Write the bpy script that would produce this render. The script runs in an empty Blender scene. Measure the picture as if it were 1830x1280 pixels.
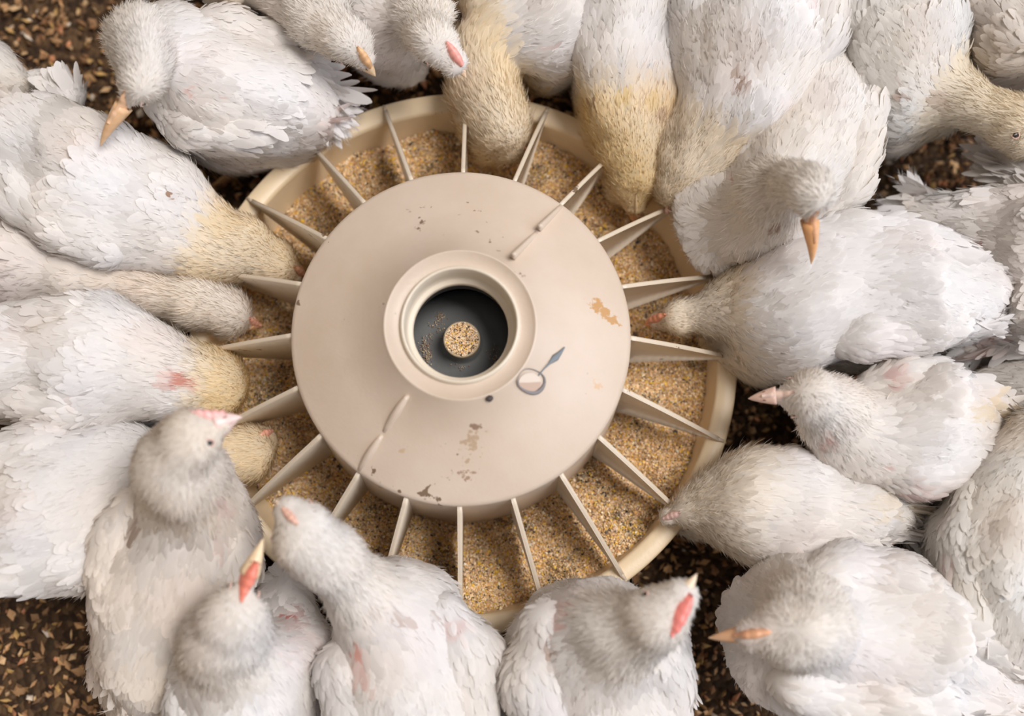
import bpy, math, random
import numpy as np
from mathutils import Matrix, Vector

PI = math.pi
rng = np.random.default_rng(7)
random.seed(7)
SC = bpy.context.scene
COL = SC.collection

# ------------------------------------------------------------------ camera
RIM_Z = 0.07                                    # height of the pan rim above the litter
CAM = np.array([0.0221, -0.1476, 0.9054 + RIM_Z])
FWD = np.array([0.01065823, 0.16102841, -0.98689222])
RIGHT = np.array([0.99891562, 0.04301738, 0.0178071])
UP = np.array([-0.04532097, 0.98601184, 0.16039531])
FPX = 2500.0
cd = bpy.data.cameras.new('camera')
cam = bpy.data.objects.new('camera', cd)
COL.objects.link(cam)
cam.matrix_world = Matrix(((RIGHT[0], UP[0], -FWD[0], CAM[0]), (RIGHT[1], UP[1], -FWD[1], CAM[1]),
                           (RIGHT[2], UP[2], -FWD[2], CAM[2]), (0, 0, 0, 1)))
cd.sensor_width = 36.0
cd.lens = FPX / 1830.0 * 36.0
cd.clip_start = 0.01
cd.dof.use_dof = True
cd.dof.focus_distance = 0.87
cd.dof.aperture_fstop = 3.0
SC.camera = cam

# ------------------------------------------------------------------ light and exposure
w = bpy.data.worlds.new('sky')
SC.world = w
w.use_nodes = True
nt = w.node_tree
nt.nodes.clear()
wo = nt.nodes.new('ShaderNodeOutputWorld')
bg = nt.nodes.new('ShaderNodeBackground')
tc = nt.nodes.new('ShaderNodeTexCoord')
dt = nt.nodes.new('ShaderNodeVectorMath'); dt.operation = 'DOT_PRODUCT'
dt.inputs[1].default_value = (0.87, -0.05, 0.49)
mr = nt.nodes.new('ShaderNodeMapRange')
mr.inputs['From Min'].default_value = -0.7
mr.inputs['From Max'].default_value = 1.0
cr = nt.nodes.new('ShaderNodeValToRGB')
cr.color_ramp.elements[0].color = (0.66, 0.52, 0.38, 1)
cr.color_ramp.elements[1].color = (0.84, 0.93, 1.10, 1)
cr.color_ramp.elements.new(0.55).color = (0.72, 0.64, 0.585, 1)
nt.links.new(tc.outputs['Generated'], dt.inputs[0])
nt.links.new(dt.outputs['Value'], mr.inputs['Value'])
nt.links.new(mr.outputs['Result'], cr.inputs['Fac'])
nt.links.new(cr.outputs['Color'], bg.inputs['Color'])
# the bright open side of the barn, to the right
m2 = nt.nodes.new('ShaderNodeMapRange'); m2.interpolation_type = 'SMOOTHSTEP'
m2.inputs['From Min'].default_value = 0.74; m2.inputs['From Max'].default_value = 0.96
m2.inputs['To Min'].default_value = 0.54; m2.inputs['To Max'].default_value = 2.3
nt.links.new(dt.outputs['Value'], m2.inputs['Value'])
nt.links.new(m2.outputs['Result'], bg.inputs['Strength'])
nt.links.new(bg.outputs['Background'], wo.inputs['Surface'])
bg.inputs['Strength'].default_value = 0.52
sd = bpy.data.lights.new('sun', 'SUN')
sun = bpy.data.objects.new('sun', sd)
COL.objects.link(sun)
sd.energy = 2.95
sd.angle = math.radians(22)
sd.color = (1.0, 0.96, 0.93)
sun.rotation_euler = Vector((-0.36, -0.10, -0.93)).to_track_quat('-Z', 'Y').to_euler()
vs = SC.view_settings
vs.view_transform = 'Standard'
vs.look = 'None'
vs.gamma = 1.0
vs.use_curve_mapping = False
vs.exposure = -0.15


# ------------------------------------------------------------------ helpers
def W(px, py, z):
    """point at height z that stands under pixel (px, py) of the 1830x1280 frame"""
    d = FWD + RIGHT * ((px - 915) / FPX) + UP * ((640 - py) / FPX)
    return CAM + d * ((z - CAM[2]) / d[2])


def ppm(z):
    return FPX / (CAM[2] - z)


def nrm(v):
    v = np.asarray(v, float)
    return v / np.maximum(np.linalg.norm(v, axis=-1, keepdims=True), 1e-12)


def tag(o, label=None, cat=None, group=None, kind=None):
    for k, v in (('label', label), ('category', cat), ('group', group), ('kind', kind)):
        if v:
            o[k] = v
    return o


def make_mesh(name, V, faces, mat, parent=None, col=None, smooth=True, loc=None, nor=None):
    """faces: list of (M,k) int arrays; V world coords, made relative to loc/parent"""
    V = np.asarray(V, np.float32)
    org = np.zeros(3)
    if parent is not None:
        p = parent
        while p is not None:
            org = org + np.array(p.location)
            p = p.parent
    if loc is not None:
        L = np.asarray(loc, float)
    else:
        L = org.copy()
    me = bpy.data.meshes.new(name)
    me.vertices.add(len(V))
    me.vertices.foreach_set('co', (V - L.astype(np.float32)).ravel())
    idx = np.concatenate([f.ravel() for f in faces]).astype(np.int32)
    tot = np.concatenate([np.full(len(f), f.shape[1]) for f in faces]).astype(np.int32)
    st = np.concatenate([[0], np.cumsum(tot)[:-1]]).astype(np.int32)
    me.loops.add(len(idx))
    me.loops.foreach_set('vertex_index', idx)
    me.polygons.add(len(tot))
    me.polygons.foreach_set('loop_start', st)
    me.polygons.foreach_set('loop_total', tot)
    me.polygons.foreach_set('use_smooth', np.full(len(tot), smooth))
    if col is not None:
        a = me.color_attributes.new('Col', 'FLOAT_COLOR', 'POINT')
        c = np.ones((len(V), 4), np.float32)
        c[:, :3] = col
        a.data.foreach_set('color', c.ravel())
    me.materials.append(mat)
    me.update(calc_edges=True)
    if nor is None:
        me.validate()
    else:
        me.normals_split_custom_set_from_vertices(np.asarray(nor, np.float32))
    o = bpy.data.objects.new(name, me)
    o.location = Vector(L - org)
    if parent is not None:
        o.parent = parent
    COL.objects.link(o)
    return o


def empty(name, loc):
    o = bpy.data.objects.new(name, None)
    o.location = Vector(loc)
    o.empty_display_size = 0.02
    COL.objects.link(o)
    return o


class MB:
    def __init__(s):
        s.V = []; s.F = {}; s.C = []; s.NN = []; s.n = 0

    def add(s, V, faces, col=None, nor=None):
        V = np.asarray(V, float)
        for f in faces:
            f = np.asarray(f, int)
            if len(f):
                s.F.setdefault(f.shape[1], []).append(f + s.n)
        s.V.append(V)
        if nor is not None:
            s.NN.append(nor)
        if col is not None:
            s.C.append(np.broadcast_to(np.asarray(col, float), V.shape))
        s.n += len(V)

    def lathe(s, prof, n=96, c=(0, 0, 0), close=False, wob=None):
        """prof: list of (r, z)"""
        prof = np.array(prof, float)
        t = np.arange(n) * 2 * PI / n
        r = prof[:, 0][:, None] + (wob(t)[None, :] if wob is not None else 0) * (prof[:, 0][:, None] > 0)
        V = np.stack([r * np.cos(t), r * np.sin(t), prof[:, 1][:, None] + 0 * t], -1) + np.array(c)
        m = len(prof)
        i = np.arange(m if close else m - 1)[:, None]
        j = np.arange(n)[None, :]
        i2 = (i + 1) % m
        j2 = (j + 1) % n
        f = np.stack([i * n + j, i * n + j2, i2 * n + j2, i2 * n + j], -1).reshape(-1, 4)
        s.add(V.reshape(-1, 3), [f])

    def tube(s, P, R, n=10, flat=1.0, col=None):
        P = np.array(P, float)
        R = np.broadcast_to(np.array(R, float), (len(P),))
        T = nrm(np.gradient(P, axis=0))
        u0 = np.array([0, 0, 1.0]) if abs(T[0][2]) < .9 else np.array([1.0, 0, 0])
        rings = []
        for k in range(len(P)):
            a = nrm(np.cross(T[k], u0)); b = np.cross(a, T[k]); u0 = b
            t = np.arange(n) * 2 * PI / n
            rings.append(P[k] + R[k] * (np.cos(t)[:, None] * a + flat * np.sin(t)[:, None] * b))
        V = np.concatenate(rings + [P[:1] - T[:1] * R[0] * .5, P[-1:] + T[-1:] * R[-1] * .5])
        m = len(P)
        i = np.arange(m - 1)[:, None]; j = np.arange(n)[None, :]; j2 = (j + 1) % n
        f = np.stack([i * n + j, i * n + j2, (i + 1) * n + j2, (i + 1) * n + j], -1).reshape(-1, 4)
        j = np.arange(n); j2 = (j + 1) % n
        c0 = np.stack([j2, j, np.full(n, m * n)], -1)
        c1 = np.stack([(m - 1) * n + j, (m - 1) * n + j2, np.full(n, m * n + 1)], -1)
        s.add(V, [f, np.concatenate([c0, c1])], col)

    def box(s, c, sx, sy, sz, bev=0):
        V = np.array([[x, y, z] for x in (-1, 1) for y in (-1, 1) for z in (-1, 1)], float) * (sx / 2, sy / 2, sz / 2) + c
        s.add(V, [np.array([[0, 1, 3, 2], [4, 6, 7, 5], [0, 4, 5, 1], [2, 3, 7, 6], [0, 2, 6, 4], [1, 5, 7, 3]])])

    def build(s, name, mat, parent=None, smooth=True, loc=None):
        V = np.concatenate(s.V)
        F = [np.concatenate(v) for v in s.F.values()]
        return make_mesh(name, V, F, mat, parent, np.concatenate(s.C) if s.C else None, smooth, loc,
                         nrm(np.concatenate(s.NN)) if len(s.NN) == len(s.V) else None)


# ------------------------------------------------------------------ materials
def mat_new(name, rough=0.6, color=(.8, .8, .8), spec=0.4):
    m = bpy.data.materials.new(name)
    m.use_nodes = True
    b = m.node_tree.nodes['Principled BSDF']
    b.inputs['Base Color'].default_value = (*color, 1)
    b.inputs['Roughness'].default_value = rough
    b.inputs['Specular IOR Level'].default_value = spec
    return m, m.node_tree, b


def node(nt, t, **kw):
    n = nt.nodes.new(t)
    for k, v in kw.items():
        if k in ('operation', 'blend_type', 'data_type', 'feature', 'noise_dimensions', 'distance'):
            setattr(n, k, v)
        else:
            n.inputs[k].default_value = v
    return n


def feather_material(name, trans=0.35, sss=0.0):
    m, nt, b = mat_new(name, 0.75, spec=0.15)
    at = nt.nodes.new('ShaderNodeAttribute'); at.attribute_name = 'Col'
    nt.links.new(at.outputs['Color'], b.inputs['Base Color'])
    tr = nt.nodes.new('ShaderNodeBsdfTranslucent')
    nt.links.new(at.outputs['Color'], tr.inputs['Color'])
    mx = nt.nodes.new('ShaderNodeMixShader'); mx.inputs[0].default_value = trans
    out = nt.nodes['Material Output']
    nt.links.new(b.outputs[0], mx.inputs[1])
    nt.links.new(tr.outputs[0], mx.inputs[2])
    nt.links.new(mx.outputs[0], out.inputs['Surface'])
    return m


M = {}
M['feather'] = feather_material('plumage', 0.38)

m, nt, b = mat_new('beak_horn', 0.38, (.8, .45, .2), 0.5)
at = nt.nodes.new('ShaderNodeAttribute'); at.attribute_name = 'Col'
nz = node(nt, 'ShaderNodeTexNoise', Scale=260.0, Detail=4.0)
tcn = nt.nodes.new('ShaderNodeTexCoord')
nt.links.new(tcn.outputs['Object'], nz.inputs['Vector'])
mx = node(nt, 'ShaderNodeMix', data_type='RGBA', blend_type='MULTIPLY')
mrn = node(nt, 'ShaderNodeMapRange'); mrn.inputs['To Min'].default_value = .75; mrn.inputs['To Max'].default_value = 1.15
nt.links.new(nz.outputs['Fac'], mrn.inputs['Value'])
nt.links.new(at.outputs['Color'], mx.inputs[6]); nt.links.new(mrn.outputs['Result'], mx.inputs[7])
mx.inputs[0].default_value = 1
nt.links.new(mx.outputs[2], b.inputs['Base Color'])
b.inputs['Subsurface Weight'].default_value = .15
b.inputs['Subsurface Radius'].default_value = (.004, .002, .001)
M['beak'] = m
M['eye'] = mat_new('eye_black', 0.12, (.015, .012, .012), .6)[0]
M['shank'] = mat_new('shank_skin', 0.55, (.62, .36, .16), .4)[0]


def plastic(name, base, dark, spots=True, seed=0.0, stains=()):
    m, nt, b = mat_new(name, 0.42, base, 0.6)
    L = nt.links
    tcn = nt.nodes.new('ShaderNodeTexCoord')
    n1 = node(nt, 'ShaderNodeTexNoise', Scale=14.0, Detail=6.0, Roughness=.6)
    L.new(tcn.outputs['Object'], n1.inputs['Vector'])
    r1 = nt.nodes.new('ShaderNodeValToRGB')
    r1.color_ramp.elements[0].position = .3; r1.color_ramp.elements[1].position = .72
    r1.color_ramp.elements[0].color = (*dark, 1); r1.color_ramp.elements[1].color = (*base, 1)
    L.new(n1.outputs['Fac'], r1.inputs['Fac'])
    cur = r1.outputs['Color']
    if spots:
        n2 = node(nt, 'ShaderNodeTexNoise', Scale=170.0, Detail=3.0, Roughness=.55)
        L.new(tcn.outputs['Object'], n2.inputs['Vector'])
        n3 = node(nt, 'ShaderNodeTexNoise', Scale=26.0, Detail=2.0)
        L.new(tcn.outputs['Object'], n3.inputs['Vector'])
        ad = node(nt, 'ShaderNodeMath', operation='MULTIPLY')
        L.new(n2.outputs['Fac'], ad.inputs[0]); L.new(n3.outputs['Fac'], ad.inputs[1])
        mr = node(nt, 'ShaderNodeMapRange')
        mr.inputs['From Min'].default_value = .405; mr.inputs['From Max'].default_value = .44
        L.new(ad.outputs[0], mr.inputs['Value'])
        mx = node(nt, 'ShaderNodeMix', data_type='RGBA')
        L.new(mr.outputs['Result'], mx.inputs[0]); L.new(cur, mx.inputs[6])
        mx.inputs[7].default_value = (.20, .13, .08, 1)
        cur = mx.outputs[2]
    # dried stains: (x, y, rx, ry, angle, noise scale, threshold, colour)
    for (x, y, rx, ry, an, sc, th, colr) in stains:
        mp = nt.nodes.new('ShaderNodeMapping'); mp.vector_type = 'TEXTURE'
        mp.inputs['Location'].default_value = (x, y, 0)
        mp.inputs['Rotation'].default_value = (0, 0, an)
        mp.inputs['Scale'].default_value = (rx, ry, 1e3)
        L.new(tcn.outputs['Object'], mp.inputs['Vector'])
        ln = node(nt, 'ShaderNodeVectorMath', operation='LENGTH')
        L.new(mp.outputs[0], ln.inputs[0])
        nn = node(nt, 'ShaderNodeTexNoise', Scale=sc, Detail=5.0, Roughness=.65)
        L.new(tcn.outputs['Object'], nn.inputs['Vector'])
        m1 = node(nt, 'ShaderNodeMapRange'); m1.inputs['From Min'].default_value = 1.0; m1.inputs['From Max'].default_value = .2
        m1.inputs['To Max'].default_value = .35
        L.new(ln.outputs['Value'], m1.inputs['Value'])
        sm = node(nt, 'ShaderNodeMath', operation='ADD')
        L.new(nn.outputs['Fac'], sm.inputs[0]); L.new(m1.outputs['Result'], sm.inputs[1])
        lim = node(nt, 'ShaderNodeMath', operation='LESS_THAN'); lim.inputs[1].default_value = 1.0
        L.new(ln.outputs['Value'], lim.inputs[0])
        m2 = node(nt, 'ShaderNodeMapRange'); m2.inputs['From Min'].default_value = th; m2.inputs['From Max'].default_value = th + .07
        L.new(sm.outputs[0], m2.inputs['Value'])
        mm = node(nt, 'ShaderNodeMath', operation='MULTIPLY')
        L.new(m2.outputs['Result'], mm.inputs[0]); L.new(lim.outputs[0], mm.inputs[1])
        mx = node(nt, 'ShaderNodeMix', data_type='RGBA')
        L.new(mm.outputs[0], mx.inputs[0]); L.new(cur, mx.inputs[6]); mx.inputs[7].default_value = (*colr, 1)
        cur = mx.outputs[2]
    L.new(cur, b.inputs['Base Color'])
    bp = node(nt, 'ShaderNodeBump', Strength=.12); bp.inputs['Distance'].default_value = .001
    nb = node(nt, 'ShaderNodeTexNoise', Scale=420.0, Detail=3.0)
    L.new(tcn.outputs['Object'], nb.inputs['Vector'])
    L.new(nb.outputs['Fac'], bp.inputs['Height']); L.new(bp.outputs[0], b.inputs['Normal'])
    b.inputs['Subsurface Weight'].default_value = .08
    b.inputs['Subsurface Radius'].default_value = (.006, .004, .002)
    return m


def grain_material(name, cols, scale, bump=.6, seed=0.0, dist=.002):
    m, nt, b = mat_new(name, 0.8, (.4, .25, .12), .2)
    L = nt.links
    tcn = nt.nodes.new('ShaderNodeTexCoord')
    v = node(nt, 'ShaderNodeTexVoronoi', Scale=scale)
    L.new(tcn.outputs['Object'], v.inputs['Vector'])
    sep = nt.nodes.new('ShaderNodeSeparateColor'); L.new(v.outputs['Color'], sep.inputs[0])
    r = nt.nodes.new('ShaderNodeValToRGB'); r.color_ramp.interpolation = 'CONSTANT'
    while len(r.color_ramp.elements) < len(cols):
        r.color_ramp.elements.new(.5)
    for i, c in enumerate(cols):
        r.color_ramp.elements[i].position = i / len(cols); r.color_ramp.elements[i].color = (*c, 1)
    L.new(sep.outputs[0], r.inputs['Fac']); L.new(r.outputs['Color'], b.inputs['Base Color'])
    bp = node(nt, 'ShaderNodeBump', Strength=bump); bp.inputs['Distance'].default_value = dist
    bp.invert = True
    L.new(v.outputs['Distance'], bp.inputs['Height']); L.new(bp.outputs[0], b.inputs['Normal'])
    return m


def grains_vc(name, rough=.75):
    m, nt, b = mat_new(name, rough, spec=.25)
    at = nt.nodes.new('ShaderNodeAttribute'); at.attribute_name = 'Col'
    nt.links.new(at.outputs['Color'], b.inputs['Base Color'])
    return m


M['grain'] = grains_vc('feed_grain')
M['chip'] = grains_vc('wood_chip', .85)
M['feed_bed'] = grain_material('feed_meal', [(.74, .5, .27), (.62, .4, .2), (.84, .62, .36), (.36, .24, .14), (.8, .52, .15), (.68, .47, .28)], 620)
M['litter'] = grain_material('litter_bed', [(.06, .032, .016), (.09, .05, .025), (.04, .022, .013), (.12, .07, .035), (.05, .03, .016)], 230, .8, dist=.004)

# ------------------------------------------------------------------ the floor and its litter
V = []
n = 60
xs = np.linspace(-.75, .75, n)
X, Y = np.meshgrid(xs, xs)
Z = .003 * np.sin(X * 31 + 2 * np.sin(Y * 17)) * np.cos(Y * 27) - .004
i = np.arange(n - 1)[:, None]; j = np.arange(n - 1)[None, :]
f = np.stack([i * n + j, i * n + j + 1, (i + 1) * n + j + 1, (i + 1) * n + j], -1).reshape(-1, 4)
fl = make_mesh('floor', np.stack([X, Y, Z], -1).reshape(-1, 3), [f], M['litter'])
tag(fl, 'brown litter covered floor under the chickens', kind='structure')


def scatter(name, P, S, cols, mat, parent=None, flat=(1, 1, 1), loc=None):
    """many small six-sided lumps of random turn in one mesh"""
    n = len(P)
    B = np.array([[1, 0, 0], [-1, 0, 0], [0, 1, 0], [0, -1, 0], [0, 0, 1], [0, 0, -1]], float) * np.array(flat)
    q = rng.normal(size=(n, 4)); q /= np.linalg.norm(q, axis=1, keepdims=True)
    a, b_, c, d = q.T
    R = np.stack([1 - 2 * (c * c + d * d), 2 * (b_ * c - a * d), 2 * (b_ * d + a * c),
                  2 * (b_ * c + a * d), 1 - 2 * (b_ * b_ + d * d), 2 * (c * d - a * b_),
                  2 * (b_ * d - a * c), 2 * (c * d + a * b_), 1 - 2 * (b_ * b_ + c * c)], -1).reshape(n, 3, 3)
    jit = 1 + rng.uniform(-.3, .3, (n, 6, 1))
    V = np.einsum('nij,kj->nki', R, B) * jit * S[:, None, None] + P[:, None, :]
    T = np.array([[0, 2, 4], [2, 1, 4], [1, 3, 4], [3, 0, 4], [2, 0, 5], [1, 2, 5], [3, 1, 5], [0, 3, 5]])
    F = (np.arange(n)[:, None, None] * 6 + T[None]).reshape(-1, 3)
    C = np.repeat(cols, 6, axis=0)
    return make_mesh(name, V.reshape(-1, 3), [F], mat, parent, C, False, loc)


n = 26000
P = np.stack([rng.uniform(-.48, .48, n), rng.uniform(-.38, .4, n), rng.uniform(-.001, .004, n)], -1)
pal = np.array([(.42, .24, .11), (.30, .17, .08), (.52, .34, .18), (.18, .10, .05), (.36, .22, .08), (.25, .13, .06), (.5, .42, .33), (.45, .2, .1)])
cl = pal[rng.choice(len(pal), n, p=[.18, .2, .1, .18, .12, .14, .02, .06])] * rng.uniform(.9, 1.6, (n, 1))
ch = scatter('wood_shavings', P, rng.uniform(.0014, .0042, n), cl, M['chip'], flat=(1.2, .75, .35))
tag(ch, 'brown wood shavings and crumbs of bedding strewn over the floor', 'bedding', kind='stuff')

# ------------------------------------------------------------------ the feeder
R0 = RIM_Z
feeder = empty('poultry_feeder', (0, 0, 0))
tag(feeder, 'round cream plastic pan feeder with radial bars and a raised centre cone', 'feeder')
ROT = math.radians(90) + .0389
AZ = [ROT - k * PI / 10 for k in range(20)]
M['pan'] = plastic('cream_plastic', (.80, .64, .43), (.72, .56, .36), True)
M['grill'] = plastic('grey_cream_plastic', (.72, .62, .49), (.64, .53, .41), True)

hub_stains = []


def hubz(r):   # height of the cone top at radius r (relative to rim)
    pts = [(.0, .1118), (.030, .1118), (.0440, .1112), (.1005, .0768), (.1024, .0739)]
    return float(np.interp(r, [p[0] for p in pts], [p[1] for p in pts]))


def hub_at(px, py):
    z = .09
    for _ in range(12):
        p = W(px, py, R0 + z); z = hubz(math.hypot(p[0], p[1]))
    return p


def add_stain(px, py, rx, ry, ang, sc, th, colr):
    p = hub_at(px, py)
    hub_stains.append((p[0], p[1], rx, ry, ang, sc, th, colr))


add_stain(1072, 552, .013, .007, -.5, 190, .70, (.50, .27, .10))
add_stain(1095, 573, .008, .005, -.3, 260, .66, (.50, .27, .10))
add_stain(1065, 680, .010, .014, .1, 160, .86, (.62, .42, .26))
add_stain(845, 790, .016, .026, -.3, 230, .82, (.46, .33, .22))
add_stain(835, 850, .018, .012, 0, 330, .84, (.36, .24, .16))
add_stain(720, 805, .006, .003, .6, 160, .72, (.55, .40, .26))
add_stain(850, 763, .004, .003, 0, 300, .62, (.28, .18, .12))
M['cone'] = plastic('tan_cone_plastic', (.65, .53, .43), (.57, .45, .34), True, stains=hub_stains)

# pan: bowl, inner wall, banded rim
pan = MB()
wob = lambda t: .0004 * np.sin(t * 23 + 1) + .0003 * np.sin(t * 41)
pan.lathe([(.1, .012), (.150, .010), (.157, .022), (.1655, .058), (.1668, .0655)], 240)
rim = MB()
rim.lathe([(.1668, .0655), (.1672, .0690), (.1690, .0700), (.1785, .0706), (.1798, .0698), (.1803, .0675), (.1795, .056), (.176, .045), (.1685, .012), (.16, .004), (.1, .004)], 240)
# ribs of the rim at the bars and a few joints
for a in AZ:
    d = np.array([math.cos(a), math.sin(a), 0]); t = np.array([-d[1], d[0], 0])
    rim.tube([d * .1665 + (0, 0, .0690), d * .171 + (0, 0, .0712), d * .1785 + (0, 0, .0705), d * .1806 + (0, 0, .0665)], [.0008, .0013, .0012, .0008], 8)
for a in (ROT + .10, ROT + .125, 2.62, 5.75, 3.9):
    d = np.array([math.cos(a), math.sin(a), 0])
    rim.tube([d * .1668 + (0, 0, .0690), d * .1785 + (0, 0, .0702), d * .1801 + (0, 0, .067)], [.0006, .0006, .0005], 6)
pan.build('pan_bowl', M['pan'], feeder)
rim.build('pan_rim', M['pan'], feeder)

# cone cover
cone = MB()
cone.lathe([(.0330, R0 + .1104), (.0426, R0 + .1102), (.0433, R0 + .1120), (.0441, R0 + .1120), (.0448, R0 + .1100), (.072, R0 + .0945), (.1000, R0 + .0771),
            (.1018, R0 + .0758), (.1024, R0 + .0739), (.1026, R0 + .070), (.1075, R0 - .036), (.1080, R0 - .042), (.1065, R0 - .042),
            (.1005, R0 + .068), (.034, R0 + .104)], 200)
# the raised step between the two halves of the top
for a0, r0, r1 in ((math.radians(55.6), .0505, .1015), (math.radians(236.0), .0505, .1015)):
    d = np.array([math.cos(a0), math.sin(a0), 0]); t = np.array([-d[1], d[0], 0])
    for s0, s1 in ((r0, (r0 + r1) / 2 - .001), ((r0 + r1) / 2 + .001, r1)):
        k = 9
        ss = np.linspace(s0, s1, k)
        top, bot, top2, bot2 = [], [], [], []
        for q, s in enumerate(ss):
            h = .0085 * (1 - (q / (k - 1))) + .0006 if a0 < 2 else .0032 * math.sin(PI * min(1, (q + .6) / k)) + .0004
            wd = .0012 if a0 < 2 else .0013 * math.sin(PI * (q + .8) / (k + .6)) + .0005
            c = d * s + np.array([0, 0, R0 + hubz(s)])
            top.append(c + t * wd + (0, 0, h)); top2.append(c - t * wd + (0, 0, h))
            bot.append(c + t * (wd + .0006) - (0, 0, .001)); bot2.append(c - t * (wd + .0006) - (0, 0, .001))
        V = np.array(bot + top + top2 + bot2)
        i = np.arange(k - 1)
        F = [np.stack([u * k + i, u * k + i + 1, v * k + i + 1, v * k + i], -1) for u, v in ((0, 1), (1, 2), (2, 3))]
        e = np.array([[0, k, 2 * k, 3 * k], [k - 1, 4 * k - 1, 3 * k - 1, 2 * k - 1]])
        cone.add(V, F + [e])
# little tabs at the foot of the cone
for a in (math.radians(203), math.radians(263)):
    d = np.array([math.cos(a), math.sin(a), 0]); t = np.array([-d[1], d[0], 0])
    cone.tube([d * .1065 + t * (.009 * math.cos(q)) + d * (.0075 * math.sin(q)) + np.array([0, 0, R0 - .036]) for q in np.linspace(0, PI, 12)], .0011, 6)
cone.build('cone_cover', M['cone'], feeder)

collar = MB()
ring_h = R0 + .1135
collar.lathe([(.0352, R0 + .1100), (.0346, R0 + .1128), (.0340, R0 + .1139), (.0330, R0 + .1141), (.0324, R0 + .1130),
              (.0320, R0 + .1000), (.0314, R0 + .0952), (.0304, R0 + .0942), (.0288, R0 + .0938), (.0281, R0 + .0930), (.0280, R0 + .0890), (.0290, R0 + .0870)], 160)
M['collar'] = plastic('collar_plastic', (.74, .65, .52), (.64, .54, .42), False)
collar.build('collar', M['collar'], feeder)

M['dark'] = plastic('inner_grey_plastic', (.42, .42, .41), (.30, .30, .29), True)  # the inner cone's own mottled grey
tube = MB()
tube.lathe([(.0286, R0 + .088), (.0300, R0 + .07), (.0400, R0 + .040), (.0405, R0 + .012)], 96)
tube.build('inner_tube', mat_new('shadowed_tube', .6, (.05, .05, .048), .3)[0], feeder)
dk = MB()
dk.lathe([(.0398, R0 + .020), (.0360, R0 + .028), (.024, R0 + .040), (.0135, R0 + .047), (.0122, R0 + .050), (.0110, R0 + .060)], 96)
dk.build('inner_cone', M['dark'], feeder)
post = MB()
zt = R0 + .0632
post.lathe([(.0112, R0 + .030), (.0114, zt - .001), (.0110, zt), (.0098, zt + .0002), (.0096, zt - .0012), (0.0, zt - .0008)], 48)
post.build('centre_post', mat_new('post_plastic', .55, (.52, .40, .27), .3)[0], feeder)

# grill bars
for k, a in enumerate(AZ):
    d = np.array([math.cos(a), math.sin(a), 0]); t = np.array([-d[1], d[0], 0])
    g = MB()
    K = 14
    ra, rb = .1012, .1755
    up_, lo_ = [], []
    for q in range(K):
        u = q / (K - 1)
        r = ra + (rb - ra) * u
        zt_ = R0 + .0735 * (1 - u) + .0030 * u + .0025 * math.sin(PI * u)
        zb = R0 - .020 * (1 - u) - .0005 + .0035 * math.sin(PI * u) * (1 - u)
        if u > .97: zb = zt_ - .0025
        up_.append((r, zt_)); lo_.append((r, min(zb, zt_ - .0022)))
    prof = up_ + lo_[::-1]
    V = []
    N = len(prof)
    for s_, ins in ((-1, 1), (-1, 0), (1, 0), (1, 1)):
        cz = None
        for m_, (r, z) in enumerate(prof):
            top_ = m_ < K
            th = .0014 if top_ else .0010
            off = 0 if ins == 0 else .0004
            zz = z + (off if top_ else -off) if ins else z
            V.append(d * r + t * s_ * (th * (.45 if ins else 1)) + np.array([0, 0, zz]))
    V = np.array(V)
    i = np.arange(N); i2 = (i + 1) % N
    F = [np.stack([u * N + i, u * N + i2, v * N + i2, v * N + i], -1) for u, v in ((1, 0), (0, 3), (3, 2))]
    # side faces as quads between upper and lower lines
    q = np.arange(K - 1)
    for base in (1, 2):
        F.append(np.stack([base * N + q, base * N + q + 1, base * N + (N - 2 - q), base * N + (N - 1 - q)], -1))
    g.add(V, F)
    # thicker foot where the bar grips the rim
    g.tube([d * .168 + (0, 0, R0 + .0050), d * .1745 + (0, 0, R0 + .0030), d * .1785 + (0, 0, R0 + .0012)], [.0013, .0014, .0009], 8)
    g.build('grill_bar', M['grill'], feeder)

# a small dark downy feather stuck on the cone
p = hub_at(950, 682)
fm = grains_vc('stuck_feather_vane', .6)
sf = MB()


def on_hub(px, py, h=.0006):
    q = hub_at(px, py); return q + np.array([0, 0, h])


ring_c = (949, 681)
ang = np.linspace(0, 2 * PI, 40)
rgp = [on_hub(ring_c[0] + 24 * math.cos(a) * (1 - .1 * math.sin(2 * a)), ring_c[1] + 21 * math.sin(a) + 4 * math.cos(a)) for a in ang]
rw = [0.0003 + .0006 * max(0, math.cos(a - .6)) + .0006 * max(0, math.sin(a)) for a in ang]
sf.tube(rgp, rw, 6, .3, col=(.22, .20, .20))
stem = [on_hub(x, y, .001) for x, y in ((962, 672), (972, 660), (982, 650), (992, 640), (1000, 632), (1009, 621))]
sf.tube(stem, [.0004, .0004, .0007, .0022, .0013, .0004], 6, .3, col=(.20, .22, .24))
disc = []
for rr in (1.0, .55, 0):
    for a in ang[:-1]:
        disc.append(on_hub(ring_c[0] - 2 + 20 * rr * math.cos(a), ring_c[1] + 3 + 17 * rr * math.sin(a), .0004))
disc = np.array(disc); mN = 39
i = np.arange(mN); i2 = (i + 1) % mN
cc = np.where((np.arange(len(disc)) % mN < 20)[:, None], (.50, .36, .28), (.66, .56, .47))
sf.add(disc, [np.concatenate([np.stack([u * mN + i, u * mN + i2, (u + 1) * mN + i2, (u + 1) * mN + i], -1) for u in (0, 1)])], cc)
o = sf.build('stuck_feather', fm, None, loc=p)
tag(o, 'small dark curled feather stuck to the feeder cone below right of its opening', 'feather')
o = MB()
o.tube([on_hub(869, 714, .0008), on_hub(875, 713, .0014), on_hub(880, 711, .0008)], [.0011, .0021, .0012], 7, .6, col=(.07, .055, .05))
o = o.build('dropping_crumb', fm, None, loc=hub_at(875, 713))
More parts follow.
